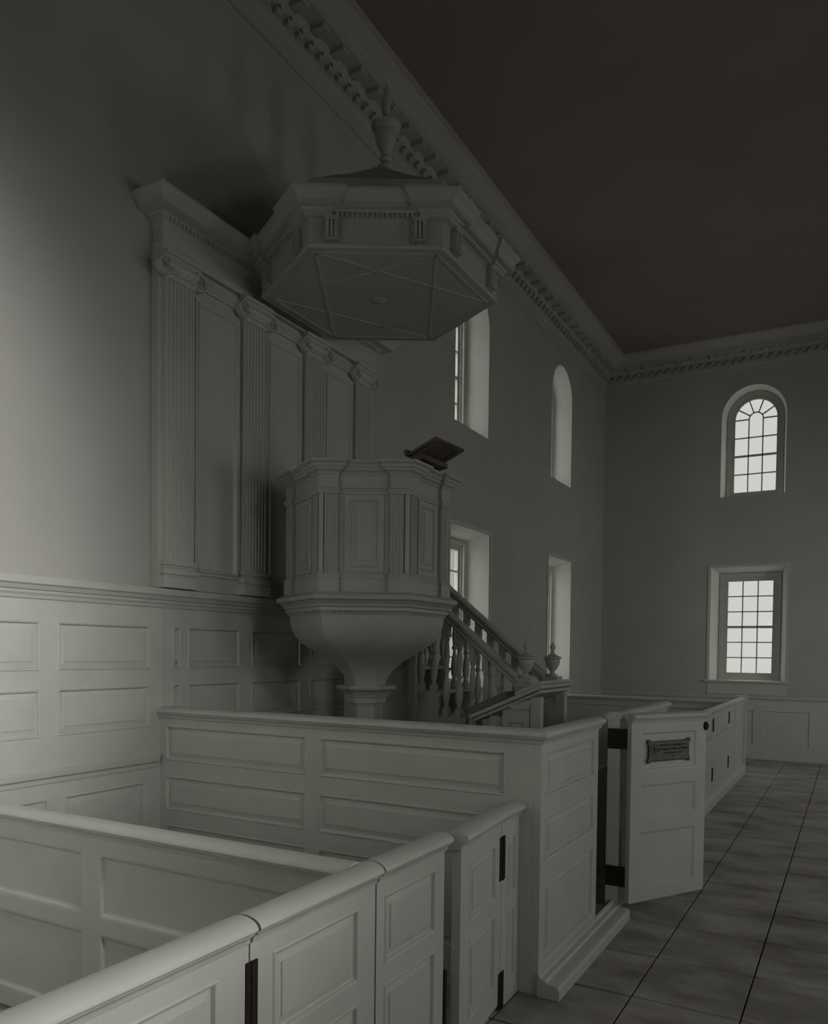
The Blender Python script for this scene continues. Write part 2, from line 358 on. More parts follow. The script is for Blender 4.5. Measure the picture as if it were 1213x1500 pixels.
# ------------------------------------------------------------------ pulpit backboard
BB0, BB1 = 4.17, 7.10; bf = XW + 0.075; PF = XW + 0.115
root = empty('pulpit_backboard', (XW, (BB0 + BB1) / 2, 2.41), 'tall grey panelled backboard with four fluted pilasters on the long wall behind the pulpit', 'backboard')
ps = [4.21, 5.06, 5.90, 6.74]; pw = 0.285
mb = MB(); rr = []
for a, b in zip(ps, ps[1:]): rr.append((a + pw + 0.05 - BB0, b - 0.05 - BB0, 0.12, 2.20))
panelled(mb, (bf, BB0, 2.405), (0, 1, 0), (1, 0, 0), BB1 - BB0, 2.47, bf - XW - 0.003, [], back=False)
mb.build('backing_board', PAINT, root)
for a, b in zip(ps, ps[1:]):
    mb = MB(); y0, y1 = a + pw + 0.035, b - 0.035; Wp = y1 - y0
    panelled(mb, (bf + 0.018, y0, 2.53), (0, 1, 0), (1, 0, 0), Wp, 2.13, 0.018, [(0.02, Wp - 0.02, 0.02, 2.11)], back=False, prof=[(0, 0), (0.008, 0.014), (0.018, 0.012), (0.03, -0.01), (0.036, -0.014)])
    mb.build('raised_panel', PAINT, root)
    # picture-mould under the architrave between capitals
    mb = MB(); mb.sweep((bf, a + pw + 0.03, 4.74), (bf, b - 0.03, 4.74), [(0, 0), (0.02, 0), (0.022, 0.02), (0.035, 0.03), (0.035, 0.045), (0.05, 0.055), (0.05, 0.075), (0, 0.08)], (1, 0, 0))
    mb.build('architrave_mould', PAINT, root)
def volute(mb, c, r, depth, hand):
    """spiral scroll in the YZ plane, facing +X"""
    cx, cy, cz = c
    N = 20
    mb.loft([[Vector((cx + dx, cy + rr_ * math.cos(2 * PI * i / N), cz + rr_ * math.sin(2 * PI * i / N))) for i in range(N)] for dx, rr_ in ((0, r), (depth * 0.8, r), (depth * 0.95, r * 0.93), (depth * 0.95, r * 0.8), (depth * 0.7, r * 0.74))], True, True, True)
    n = 46; pts = []
    for i in range(n + 1):
        t = i / n; th = hand * (PI / 2 + t * 2 * PI * 2.3); q = r * 0.9 * (1 - t * 0.86)
        pts.append((Vector((cx + depth * 0.85, cy + hand * 0 + q * math.cos(th), cz + q * math.sin(th))), r * 0.1 * (1 - 0.6 * t)))
    rings = []
    for i, (p, w_) in enumerate(pts):
        d = (pts[min(i + 1, n)][0] - pts[max(i - 1, 0)][0]).normalized(); a = Vector((1, 0, 0)); b = d.cross(a)
        rings.append([p + a * w_ * 1.4 * math.cos(2 * PI * k / 6) + b * w_ * math.sin(2 * PI * k / 6) for k in range(6)])
    mb.loft(rings, True, True, True)
    mb.box(cx + depth * 0.7, cx + depth * 1.05, cy - r * 0.13, cy + r * 0.13, cz - r * 0.13, cz + r * 0.13)
def fluted(mb, O, U, N, W, H, T, n, stop=0.0):
    """shaft with n round flutes; O lower left back"""
    O = Vector(O); U = Vector(U).normalized(); N = Vector(N).normalized(); Z = Vector((0, 0, 1)); pts = [(0, 0), (0, T)]
    fw = W / (n + (n + 1) * 0.45); g = fw * 0.45; x = g
    for k in range(n):
        for i in range(7):
            a = PI * i / 6; pts.append((x + fw / 2 - fw / 2 * math.cos(a), T - fw * 0.45 * math.sin(a)))
        x += fw + g
    pts += [(W, T), (W, 0)]
    mb.loft([[O + U * u + N * t + Z * z for u, t in pts] for z in (0, H)], True, True, True)
for y in ps:
    mb = MB(); fluted(mb, (bf, y, 2.62), (0, 1, 0), (1, 0, 0), pw, 2.10, PF - bf, 7)
    pil = mb.build('pilaster', PAINT, root)
    mb = MB()
    for z0, z1, e in ((2.405, 2.49, 0.03), (2.49, 2.505, 0.022), (2.505, 2.545, 0.032), (2.545, 2.56, 0.018), (2.56, 2.575, 0.012), (2.575, 2.60, 0.02), (2.60, 2.62, 0.006)):
        mb.box(XW + 0.003, PF + e, y - e, y + pw + e, z0, z1)
    mb.build('pilaster_base', PAINT, pil, bevel=0.005)
    mb = MB()
    mb.box(XW + 0.003, PF + 0.005, y - 0.004, y + pw + 0.004, 4.68, 4.72)
    mb.box(XW + 0.003, PF + 0.018, y - 0.012, y + pw + 0.012, 4.72, 4.735)
    mb.sweep((PF, y, 4.735), (PF, y + pw, 4.735), [(0, 0), (0.02, 0.0), (0.04, 0.02), (0.045, 0.045), (0.03, 0.07), (-0.02, 0.075)], (1, 0, 0))
    for k in range(5):
        yy = y + pw * (0.2 + 0.15 * k)
        mb.lathe((PF + 0.03, yy, 4.765), [(0.0, -0.025), (0.014, -0.01), (0.016, 0.008), (0.006, 0.025)], 8)
    mb.box(XW + 0.003, PF + 0.035, y - 0.05, y + pw + 0.05, 4.815, 4.835)
    mb.box(XW + 0.003, PF + 0.05, y - 0.035, y + pw + 0.035, 4.835, 4.868)
    mb.box(XW + 0.003, PF + 0.03, y + 0.02, y + pw - 0.02, 4.78, 4.815)
    for hand, yc in ((1, y - 0.028), (-1, y + pw + 0.028)): volute(mb, (PF - 0.02, yc, 4.755), 0.07, 0.065, hand)
    mb.build('ionic_capital', PAINT, pil, smooth=35)
# entablature with return at both ends
EP = [(0, 0), (0.012, 0.0), (0.012, 0.045), (0.02, 0.05), (0.02, 0.065), (0.008, 0.07), (0.008, 0.17), (0.02, 0.18), (0.024, 0.20), (0.04, 0.205), (0.04, 0.235), (0.055, 0.24), (0.065, 0.25), (0.15, 0.252), (0.15, 0.285), (0.156, 0.29), (0.17, 0.305), (0.195, 0.325), (0.205, 0.335), (0.205, 0.352)]
def rect_ring(mb, prof, x0, x1, y0, y1, z):
    rings = [[(x0, y0 - o, z + h), (x1 + o, y0 - o, z + h), (x1 + o, y1 + o, z + h), (x0, y1 + o, z + h)] for o, h in prof]
    mb.loft([[Vector(p) for p in r] for r in rings], True, True, True)
mb = MB(); rect_ring(mb, EP, XW + 0.003, PF - 0.01, BB0 + 0.02, BB1 - 0.02, 4.868)
ent = mb.build('entablature', PAINT, root)
mb = MB(); y = BB0 + 0.0
while y < BB1 - 0.02:
    mb.box(PF - 0.01 + 0.03, PF - 0.01 + 0.058, y, y + 0.022, 5.075, 5.10); y += 0.04
mb.build('dentil_course', PAINT, ent)

# ------------------------------------------------------------------ hexagon helper: plan with corners broken forward
HX = [math.radians(-90 + 60 * k) for k in range(6)]   # vertex directions
def hexplan(c, R, d, brk=0.0, w=0.0, z=0.0):
    """outline at offset d from circumradius R; corners (length w from vertex) pushed out by brk"""
    ap = R * math.cos(PI / 6) + d; T = R / 2; pts = []
    for k in range(6):
        th = math.radians(-60 + 60 * k); n = Vector((math.cos(th), math.sin(th), 0)); t = Vector((-n.y, n.x, 0)); o = Vector((c[0], c[1], z))
        if brk:
            A = ap + brk; e = A * math.tan(PI / 6); tb = T - w - d
            for tt, aa in ((-e, A), (-tb, A), (-tb, ap), (tb, ap), (tb, A)): pts.append(o + n * aa + t * tt)
        else:
            pts.append(o + n * ap - t * (ap * math.tan(PI / 6)))
    return pts
def hexloft(mb, c, R, prof, brk=0.0, w=0.0, z=0.0, cap0=True, cap1=True):
    mb.loft([hexplan(c, R, d, brk, w, z + h) for d, h in prof], True, cap0, cap1)
def faceframe(c, R, k):
    th = math.radians(-60 + 60 * k); n = Vector((math.cos(th), math.sin(th), 0)); t = Vector((-n.y, n.x, 0))
    ap = R * math.cos(PI / 6); return Vector((c[0], c[1], 0)), n, t, ap

# ------------------------------------------------------------------ sounding board
SC = (-3.52, 5.63); SR = 0.975; sz = 4.865
root = empty('sounding_board', (SC[0], SC[1], sz), 'large grey hexagonal sounding board with moulded cornice hanging high over the pulpit', 'sounding board')
mb = MB(); hexloft(mb, SC, SR, [(-0.03, 0.0), (0.0, 0.0), (0.006, 0.012), (0.006, 0.028), (0.0, 0.034), (0.0, 0.185), (0.012, 0.19), (0.012, 0.2)], z=sz, cap0=False)
mb.build('frieze', PAINT2, root)
mb = MB(); hexloft(mb, SC, SR, [(-0.02, 0.035), (-0.025, 0.004), (-0.04, 0.0)], z=sz, cap0=False, cap1=True); sof = mb.build('soffit', PAINT2, root)
mb = MB()
O = Vector((SC[0], SC[1], sz))
def rib(a, b, wd=0.02, h=0.005):
    a = Vector(a); b = Vector(b); d = (b - a).normalized(); n = Vector((-d.y, d.x, 0)) * wd
    mb.loft([[a + n, b + n, b - n, a - n], [a + n * 0.6 - Vector((0, 0, h)), b + n * 0.6 - Vector((0, 0, h)), b - n * 0.6 - Vector((0, 0, h)), a - n * 0.6 - Vector((0, 0, h))]], True, True, True)
V6 = [O + Vector((math.cos(a), math.sin(a), 0)) * (SR - 0.09) for a in HX]
for i in range(6):
    rib(V6[i], V6[(i + 1) % 6], 0.014); rib(V6[i], V6[(i + 2) % 6], 0.012)
mb.lathe((SC[0], SC[1], sz - 0.02), [(0.06, 0.02), (0.06, 0.012), (0.03, 0.005), (0.0, 0.0)], 12)
mb.build('soffit_ribs', PAINT2, root)
mb = MB(); hexloft(mb, SC, SR, [(0.0, 0.2), (0.022, 0.205), (0.022, 0.235), (0.035, 0.24), (0.042, 0.25), (0.085, 0.252), (0.085, 0.288), (0.09, 0.293), (0.105, 0.315), (0.13, 0.338), (0.135, 0.348), (0.135, 0.365), (0.0, 0.372)], brk=0.03, w=0.15, z=sz)
cor = mb.build('hexagonal_cornice', PAINT2, root)
for k in range(6):
    mb = MB(); o, n, t, ap = faceframe(SC, SR, k); u = -SR / 2 + 0.02
    Mx = Matrix(((t.x, n.x, 0, o.x), (t.y, n.y, 0, o.y), (0, 0, 1, 0), (0, 0, 0, 1)))
    while u < SR / 2 - 0.03:
        mb.box(u, u + 0.02, ap + 0.0, ap + 0.036, sz + 0.207, sz + 0.236, Mx); u += 0.036
    mb.build('dentil_course', PAINT2, cor)
for k in range(6):
    o, n, t, ap = faceframe(SC, SR, k); Mx = Matrix(((t.x, n.x, 0, o.x), (t.y, n.y, 0, o.y), (0, 0, 1, 0), (0, 0, 0, 1)))
    for s_ in (-1, 1):
        mb = MB(); c0 = s_ * (SR / 2 - 0.17)
        mb.box(c0 - 0.05, c0 + 0.05, ap, ap + 0.032, sz + 0.05, sz + 0.2, Mx)
        for q in (-0.03, 0, 0.03): mb.box(c0 + q - 0.01, c0 + q + 0.01, ap + 0.03, ap + 0.045, sz + 0.06, sz + 0.19, Mx)
        mb.box(c0 - 0.06, c0 + 0.06, ap, ap + 0.055, sz + 0.18, sz + 0.205, Mx)
        mb.box(c0 - 0.058, c0 + 0.058, ap, ap + 0.045, sz + 0.045, sz + 0.055, Mx)
        for q in range(5): mb.lathe((*(Mx @ Vector((c0 - 0.04 + 0.02 * q, ap + 0.012, sz + 0.045)))[:2], sz + 0.045), [(0.004, 0), (0.008, -0.018), (0.006, -0.022)], 6)
        mb.build('triglyph', PAINT2, root)
mb = MB(); rp = [(1.06, 0.365), (1.0, 0.375), (0.97, 0.42), (0.94, 0.515), (0.90, 0.53), (0.7, 0.655), (0.45, 0.80), (0.25, 0.93), (0.14, 1.0), (0.11, 1.03)]
mb.loft([[Vector((SC[0] + r * math.cos(a), SC[1] + r * math.sin(a), sz + h)) for a in HX] for r, h in rp], True, True, True)
mb.build('ogee_roof', PAINT2, root, smooth=25)
mb = MB(); mb.lathe((SC[0] + 0.035, SC[1] + 0.02, sz + 1.01), [(0.09, 0), (0.09, 0.03), (0.065, 0.05), (0.07, 0.07), (0.05, 0.09), (0.035, 0.12), (0.05, 0.14), (0.035, 0.16), (0.045, 0.2), (0.08, 0.27), (0.095, 0.34), (0.09, 0.36), (0.12, 0.385), (0.125, 0.41), (0.10, 0.42), (0.07, 0.45), (0.035, 0.48), (0.02, 0.5), (0.035, 0.55), (0.045, 0.6), (0.03, 0.66), (0.015, 0.72), (0.002, 0.76)], 24)
mb.build('vase_finial', PAINT2, root, smooth=40)

# ------------------------------------------------------------------ pulpit
PC = (-3.585, 5.585); PR = 0.645
root = empty('pulpit', (PC[0], PC[1], 0), 'grey hexagonal wine-glass pulpit with fluted corners raised on a tapering stem', 'pulpit')
mb = MB(); hexloft(mb, PC, PR, [(0, 2.40), (0, 3.24)]); body = mb.build('body', PAINT2, root)
ap0 = PR * math.cos(PI / 6)
for k in range(6):
    o, n, t, ap = faceframe(PC, PR, k)
    mb = MB(); Wp = 0.30
    Of = o + n * (ap + 0.014) - t * (Wp / 2) + Vector((0, 0, 2.56))
    panelled(mb, Of, t, n, Wp, 0.58, 0.02, [(0.03, Wp - 0.03, 0.03, 0.55)], back=False, prof=[(0, 0), (0.007, 0.008), (0.014, 0.006), (0.022, -0.008), (0.055, -0.003), (0.058, 0.004)])
    mb.build('raised_panel', PAINT2, root)
    for s_ in (-1, 1):
        w_ = 0.10; off = PR / 2 - 0.02; u0 = (off - w_) if s_ > 0 else -off
        mb = MB(); fluted(mb, o + n * ap + t * u0 + Vector((0, 0, 2.54)), t, n, w_, 0.61, 0.03, 4); pil = mb.build('pilaster', PAINT2, root)
# rounded corner beads
for a in HX:
    p = (PC[0] + (PR + 0.012) * math.cos(a), PC[1] + (PR + 0.012) * math.sin(a))
    mb = MB(); mb.lathe((p[0], p[1], 2.54), [(0.022, 0), (0.022, 0.61)], 12); mb.build('corner_bead', PAINT2, root, smooth=40)
mb = MB(); hexloft(mb, PC, PR, [(0.0, 2.40), (0.015, 2.40), (0.015, 2.50), (0.02, 2.505), (0.016, 2.52), (0.006, 2.54), (0, 2.545)], brk=0.03, w=0.12); mb.build('plinth_moulding', PAINT2, root)
mb = MB(); hexloft(mb, PC, PR, [(0.0, 3.15), (0.01, 3.15), (0.014, 3.165), (0.022, 3.175), (0.022, 3.185), (0.004, 3.195), (0.004, 3.29), (0.012, 3.295), (0.02, 3.31), (0.045, 3.325), (0.05, 3.34), (0.06, 3.345), (0.07, 3.365), (0.09, 3.375), (0.09, 3.395), (0.0, 3.395)], brk=0.03, w=0.12)
mb.build('upper_cornice', PAINT2, root)
mb = MB(); hexloft(mb, PC, PR, [(0.0, 2.235), (0.01, 2.235), (0.012, 2.255), (0.03, 2.26), (0.03, 2.285), (0.045, 2.295), (0.05, 2.31), (0.075, 2.335), (0.095, 2.345), (0.10, 2.375), (0.085, 2.385), (0.06, 2.40), (0, 2.402)])
lc = mb.build('lower_cornice', PAINT2, root)
for k in range(6):
    mb = MB(); o, n, t, ap = faceframe(PC, PR, k); u = -PR / 2; Mx = Matrix(((t.x, n.x, 0, o.x), (t.y, n.y, 0, o.y), (0, 0, 1, 0), (0, 0, 0, 1)))
    while u < PR / 2 - 0.01: mb.box(u, u + 0.012, ap, ap + 0.022, 2.24, 2.256, Mx); u += 0.023
    mb.build('dentil_course', PAINT2, lc)
bowl = [(0.645, 2.24), (0.643, 2.19), (0.63, 2.13), (0.60, 2.07), (0.55, 2.015), (0.47, 1.96), (0.385, 1.91), (0.30, 1.86), (0.235, 1.805), (0.19, 1.75), (0.165, 1.70), (0.155, 1.66)]
mb = MB(); mb.loft([[Vector((PC[0] + r * math.cos(a), PC[1] + r * math.sin(a), z)) for a in HX] for r, z in bowl], True, True, True); mb.build('bowl', PAINT2, root, smooth=25)
mb = MB(); mb.loft([[Vector((PC[0] + r * math.cos(a), PC[1] + r * math.sin(a), z)) for a in HX] for r, z in [(0.24, 1.665), (0.255, 1.65), (0.25, 1.635), (0.215, 1.615), (0.19, 1.59), (0.175, 1.565), (0.165, 1.56), (0.165, 1.52), (0.15, 1.515), (0.14, 1.49), (0.14, 0.2), (0.2, 0.16), (0.2, 0.077)]], True, True, True)
mb.build('stem', PAINT2, root)
# tilted book rest on the right side, seen from below
bk = empty('book_rest', (-2.95, 5.5, 3.39), 'dark tilted wooden book rest on the right rim of the pulpit', 'book rest')
U = Vector((0.24, 0, 0.10)); Vd = Vector((0.03, 0.43, 0)); o = Vector((-3.03, 5.29, 3.455))
def slab(mb, o, U, Vd, th):
    n = U.cross(Vd).normalized() * th
    mb.loft([[o, o + U, o + U + Vd, o + Vd], [o + n, o + U + n, o + U + Vd + n, o + Vd + n]], True, True, True)
mb = MB(); slab(mb, o, U, Vd, 0.022); slab(mb, o + U * 0.02 + Vd * 0.05 - Vector((0, 0, 0.018)), U * 0.85, Vd * 0.08, 0.015); slab(mb, o + U * 0.02 + Vd * 0.85 - Vector((0, 0, 0.018)), U * 0.85, Vd * 0.08, 0.015); mb.build('rest_board', WOODD, bk, bevel=0.003)
mb = MB(); slab(mb, o - U * 0.1 + Vector((-0.01, 0, 0.01)), U * 0.12, Vd, 0.045); mb.build('ledge', WOODD, bk, bevel=0.005)
mb = MB(); slab(mb, o + U * 0.05 + Vd * 0.02 - Vector((0, 0, 0.055)), Vector((0.1, 0, 0.02)), Vd * 0.9, 0.04); mb.build('support', WOODD, bk)

# ------------------------------------------------------------------ pulpit stair
SY0, SY1 = 6.38, 7.10
st = empty('pulpit_stair', (-3.0, 6.7, 0), 'grey staircase with turned balusters climbing from right to left up to the pulpit', 'staircase')
XL, XN = -3.95, -2.53
zr = lambda X: 2.31 + (-3.2 - X) * 0.83        # rail top line
# steps (run .26, rise .2)
mb = MB(); steps = []
x = XN + 0.0; z = 0.95; run = 0.26
mb.box(XN - 0.02, -1.95, SY0 - 0.02, SY1 + 0.02, 0.0, 0.93)
xs = XN
while x > XL - 0.2:
    steps.append((x - run, x, z)); x -= run; z += run * 0.83
mb.build('foot_block', PAINT2, st)
for a, b, z in steps:
    mb = MB(); mb.box(a - 0.02, b + 0.02, SY0 + 0.05, SY1 - 0.05, z - 0.03, z); mb.build('tread', PAINT2, st, bevel=0.004)
for yy in (SY0, SY1 - 0.04):
    mb = MB()
    for a, b, z in steps:
        mb.box(a, b, yy, yy + 0.04, 0.0, z - 0.03)
        mb.box(a - 0.01, b + 0.025, yy - 0.015, yy + 0.05, z - 0.045, z - 0.02)
    mb.build('stair_string', PAINT2, st)
def baluster(x, yc, z0, z1, parent):
    h = z1 - z0; mb = MB(); s = 0.029; e = 0.02
    mb.box(x - s, x + s, yc - s, yc + s, z0, z0 + 0.09 * h)
    mb.lathe((x, yc, z0 + 0.09 * h), [(0.024, 0), (0.03, 0.01), (0.018, 0.025), (0.022, 0.05), (0.032, 0.09 * h), (0.035, 0.15 * h), (0.031, 0.22 * h), (0.018, 0.31 * h), (0.015, 0.34 * h), (0.028, 0.36 * h), (0.028, 0.375 * h), (0.017, 0.39 * h), (0.02, 0.42 * h), (0.027, 0.5 * h), (0.023, 0.6 * h), (0.018, 0.66 * h), (0.028, 0.68 * h), (0.02, 0.7 * h)], 12)
    mb.box(x - s, x + s, yc - s, yc + s, z0 + 0.79 * h, z1)
    return mb.build('baluster', PAINT2, parent, smooth=35)
for yc in (SY0 + 0.02, SY1 - 0.02):
    for a, b, z in steps[:5]:
        for x in (a + 0.07, a + 0.2):
            if x > XN - 0.09: continue
            baluster(x, yc, z - 0.02, zr(x) - 0.07, st)
HR = [(-0.035, -0.115), (-0.045, -0.1), (-0.035, -0.075), (-0.055, -0.05), (-0.06, -0.02), (-0.04, 0.0), (0.04, 0.0), (0.06, -0.02), (0.055, -0.05), (0.035, -0.075), (0.045, -0.1), (0.035, -0.115)]
for yc in (SY0 + 0.02, SY1 - 0.02):
    mb = MB(); mb.sweep((XL, yc, zr(XL)), (XN, yc, zr(XN)), HR, (0, 1, 0)); mb.build('handrail', PAINT2, st, smooth=30)
    mb = MB(); x = XN + 0.055
    mb.box(x - 0.062, x + 0.062, yc - 0.062, yc + 0.062, 0.0, 1.72)
    mb.box(x - 0.075, x + 0.075, yc - 0.075, yc + 0.075, 1.70, 1.735)
    mb.box(x - 0.085, x + 0.085, yc - 0.085, yc + 0.085, 1.66, 1.69)
    nw = mb.build('newel_post', PAINT2, st, bevel=0.004)
    mb = MB(); mb.lathe((x, yc, 1.735), [(0.05, 0), (0.05, 0.01), (0.028, 0.025), (0.018, 0.04), (0.024, 0.05), (0.045, 0.075), (0.065, 0.115), (0.07, 0.145), (0.066, 0.155), (0.082, 0.165), (0.084, 0.178), (0.06, 0.188), (0.03, 0.205), (0.014, 0.22), (0.018, 0.232), (0.012, 0.242), (0.024, 0.26), (0.026, 0.275), (0.02, 0.295), (0.006, 0.312)], 20)
    mb.build('urn_finial', PAINT2, nw, smooth=40)
mb = MB(); mb.box(-3.60, -3.53, SY0 - 0.05, SY0 + 0.02, 0, 1.93); mb.build('support_post', PAINT2, st)

# ------------------------------------------------------------------ clerk's reading desk
dk = empty('reading_desk', (-2.3, 5.9, 0), 'low clerk desk with a sloping moulded top in front of the stair newels', 'reading desk')
DY0, DY1 = 5.55, 6.27; dU = Vector((0.585, 0, 0.255)); o = Vector((-2.60, DY0, 1.435)); Vd = Vector((0, DY1 - DY0, 0))
mb = MB(); slab(mb, o, dU, Vd, 0.03); slab(mb, o + dU * 0.03 + Vector((0, 0.03, -0.03)), dU * 0.94, Vd * 0.92, 0.025); mb.build('sloping_top', PAINT2, dk, bevel=0.006)
mb = MB(); slab(mb, o + Vector((-0.01, 0.02, 0.032)), dU * 0.54, Vd * 0.9, 0.055); mb.build('raised_flap', WOODD, dk, bevel=0.003)
mb = MB(); slab(mb, o + dU * 0.62 + Vector((0.0, 0.02, 0.035)), dU * 0.36, Vd * 0.9, 0.025); mb.build('back_ledge', PAINT2, dk, bevel=0.003)
for y in (DY0 + 0.06, DY1 - 0.1):
    mb = MB(); mb.box(-2.13, -2.05, y, y + 0.07, 0.077, 1.62); mb.build('corner_post', PAINT2, dk, bevel=0.003)
mb = MB(); panelled(mb, (-2.36, DY0 + 0.07, 0.077), (1, 0, 0), (0, -1, 0), 0.22, 1.45, 0.03, [(0.04, 0.18, 0.7, 1.35)]); mb.build('side_panel', PAINT2, dk)
for y in (DY0 + 0.03, DY1 - 0.08):
    mb = MB(); mb.loft([[Vector((-2.13, y, 1.60)), Vector((-2.13, y, 1.53)), Vector((-2.22, y, 1.52)), Vector((-2.30, y, 1.54)), Vector((-2.36, y, 1.52))], [Vector((-2.13, y + 0.05, 1.60)), Vector((-2.13, y + 0.05, 1.53)), Vector((-2.22, y + 0.05, 1.52)), Vector((-2.30, y + 0.05, 1.54)), Vector((-2.36, y + 0.05, 1.52))]], True, True, True)
    mb.build('bracket', PAINT2, dk)
for y in (DY0 + 0.12, DY0 + 0.42):
    baluster(-2.45, y, 0.75, 1.46, dk)

# ------------------------------------------------------------------ box pews
TH = 0.045
def hinge(mb, O, U, N, w, h):
    O = Vector(O); U = Vector(U); N = Vector(N); Z = Vector((0, 0, 1)); t = 0.006
    P = lambda u, v, d: O + U * u + Z * v + N * d
    mb.loft([[P(0, 0, 0), P(w, 0, 0), P(w, h, 0), P(0, h, 0)], [P(0, 0, t), P(w, 0, t), P(w, h, t), P(0, h, t)]], True, True, True)
    c = w / 2
    mb.tube(P(c, 0, t), P(c, h, t), 0.007, 8)
# --- tall corner pew in front of the pulpit
PZ = 1.52
cp = empty('box_pew', (-1.53, 4.8, 0), 'tall grey box pew in front of the pulpit, its back reaching the left wall', 'box pew')
mb = MB(); Wt = -1.53 - TH - 0.001 - (XW + WT)
u = lambda X: X - (XW + WT)
xs = [(-4.48, -3.175), (-3.07, -1.745)]
rects = []
for a, b in xs:
    for c, d in ((1.12, 1.38), (0.75, 1.005), (0.17, 0.64)): rects.append((u(a), u(b), c, d))
panelled(mb, (XW + WT, 4.22, 0.0), (1, 0, 0), (0, -1, 0), Wt, PZ - 0.03, TH, rects); mb.build('back_wall', PAINT, cp)
mb = MB(); caprail(mb, (XW + WT, 4.24, PZ), (-1.55, 4.24, PZ), 1.0, 0, 1); mb.build('top_rail', PAINT, cp, smooth=35)
mb = MB(); panelled(mb, (-1.53, 4.22 + 0.0, 0.0), (0, 1, 0), (1, 0, 0), 1.13, PZ - 0.03, TH, [(0.085, 1.03, 1.12, 1.38), (0.085, 1.03, 0.75, 1.005), (0.085, 1.03, 0.17, 0.64)]); mb.build('front_wall', PAINT, cp)
mb = MB(); caprail(mb, (-1.55, 4.24, PZ), (-1.55, 5.375, PZ), 1.0, -1, 0); mb.build('top_rail', PAINT, cp, smooth=35)
mb = MB(); BPf = [(0, 0), (0.13, 0), (0.13, 0.055), (0.12, 0.075), (0.10, 0.08), (0.055, 0.085), (0.045, 0.10), (0.02, 0.105), (0.012, 0.125), (0, 0.13)]
mb.sweep((-1.53, 4.205, 0), (-1.53, 5.79, 0), BPf, (1, 0, 0)); mb.box(XW + WT, -1.53, 4.27, 5.79, 0, 0.075)
mb.build('platform', PAINT, cp)
# --- nearer pews, lower, sharing the same front line
FXn = -1.655; NZ = 1.107
def lowfront(parent, y0, y1, name='front_wall', pan=True, e0=0.06, e1=0.06):
    mb = MB(); W = y1 - y0
    rc = [(e0, W - e1, 0.665, 0.955), (e0, W - e1, 0.15, 0.58)] if pan else []
    panelled(mb, (FXn, y0, 0.03), (0, 1, 0), (1, 0, 0), W, NZ - 0.06, TH, [(a, b, c - 0.03, d - 0.03) for a, b, c, d in rc], k=0.9)
    o = mb.build(name, PAINT, parent)
    return o
def lowcap(parent, y0, y1, name='top_rail'):
    mb = MB(); caprail(mb, (FXn - 0.022, y0, NZ), (FXn - 0.022, y1, NZ)); return mb.build(name, PAINT, parent, smooth=35)
np_ = empty('box_pew', (-1.68, 1.2, 0), 'nearest low grey box pew at the bottom edge, its door hinged with black iron', 'box pew')
lowfront(np_, -1.0, 1.905, e0=1.3, e1=0.14); lowcap(np_, -1.0, 1.90)
d1 = lowfront(np_, 1.912, 2.66, 'door', e0=0.11, e1=0.12)
mb = MB(); caprail(mb, (FXn - 0.022, 1.912, NZ), (FXn - 0.022, 2.66, NZ)); mb.build('door_rail', PAINT, d1, smooth=35)
mb = MB(); hinge(mb, (FXn, 1.888, 0.70), (0, 1, 0), (1, 0, 0), 0.055, 0.26); mb.build('hinge', IRON, d1)
mb = MB(); hinge(mb, (FXn, 1.888, 0.12), (0, 1, 0), (1, 0, 0), 0.055, 0.2); mb.build('hinge', IRON, d1)
mb = MB(); W = (FXn - TH) - (XW + WT + 0.002)
rc = []
for a, b in ((XW + 0.3, -3.32), (-3.20, -1.86)): rc.append((a - XW - WT, b - XW - WT, 0.63, 0.945)); rc.append((a - XW - WT, b - XW - WT, 0.12, 0.55))
panelled(mb, (XW + WT + 0.002, 2.585, 0.03), (1, 0, 0), (0, -1, 0), W, NZ - 0.06, TH, [(a, b, c - 0.03, d - 0.03) for a, b, c, d in rc], prof=[(0, 0), (0.012, -0.002), (0.02, -0.014), (0.03, -0.018)])
part = mb.build('partition', PAINT, np_)
mb = MB(); caprail(mb, (XW + WT + 0.002, 2.607, NZ), (FXn - TH - 0.02, 2.607, NZ)); mb.build('partition_rail', PAINT, np_, smooth=35)
mp = empty('box_pew', (-1.68, 3.4, 0), 'low grey box pew between the nearest pew and the tall pew wall, door slightly ajar', 'box pew')
lowfront(mp, 2.672, 3.27, e0=0.06, e1=0.09); lowcap(mp, 2.672, 3.28)
# door leaf swung out a little about its hinge at y = 3.96
ang = math.radians(5.0); hy = 3.955; LW = 0.62
Ud = Vector((math.sin(ang), -math.cos(ang), 0)); Nd = Vector((math.cos(ang), math.sin(ang), 0))
mb = MB(); panelled(mb, Vector((FXn, hy, 0.03)) + Ud * LW, -Ud, Nd, LW, NZ - 0.06, TH, [(0.12, LW - 0.1, 0.60, 0.90), (0.12, LW - 0.1, 0.12, 0.52)], k=0.9)
d2 = mb.build('door', PAINT, mp)
mb = MB(); q = Vector((FXn, hy, NZ)) - Nd * 0.022; caprail(mb, q + Ud * (LW + 0.02), q); mb.build('door_rail', PAINT, d2, smooth=35)
mb = MB(); hinge(mb, (FXn, hy - 0.03, 0.71), (0, 1, 0), (1, 0, 0), 0.075, 0.24); mb.build('hinge', IRON, d2)
mb = MB(); hinge(mb, (FXn, hy - 0.03, 0.0), (0, 1, 0), (1, 0, 0), 0.075, 0.20); mb.build('hinge', IRON, d2)
mb = MB(); mb.box(FXn - 0.05, FXn + 0.01, 3.272, 3.29, 0.0, 0.45); mb.build('lock_plate', IRON, mp)
mb = MB(); panelled(mb, (FXn, 3.96, 0), (0, 1, 0), (1, 0, 0), 0.255, NZ - 0.03, TH, [(0.08, 0.2, 0.60, 0.93), (0.08, 0.2, 0.12, 0.52)], k=0.7); mb.build('end_post', PAINT, mp)
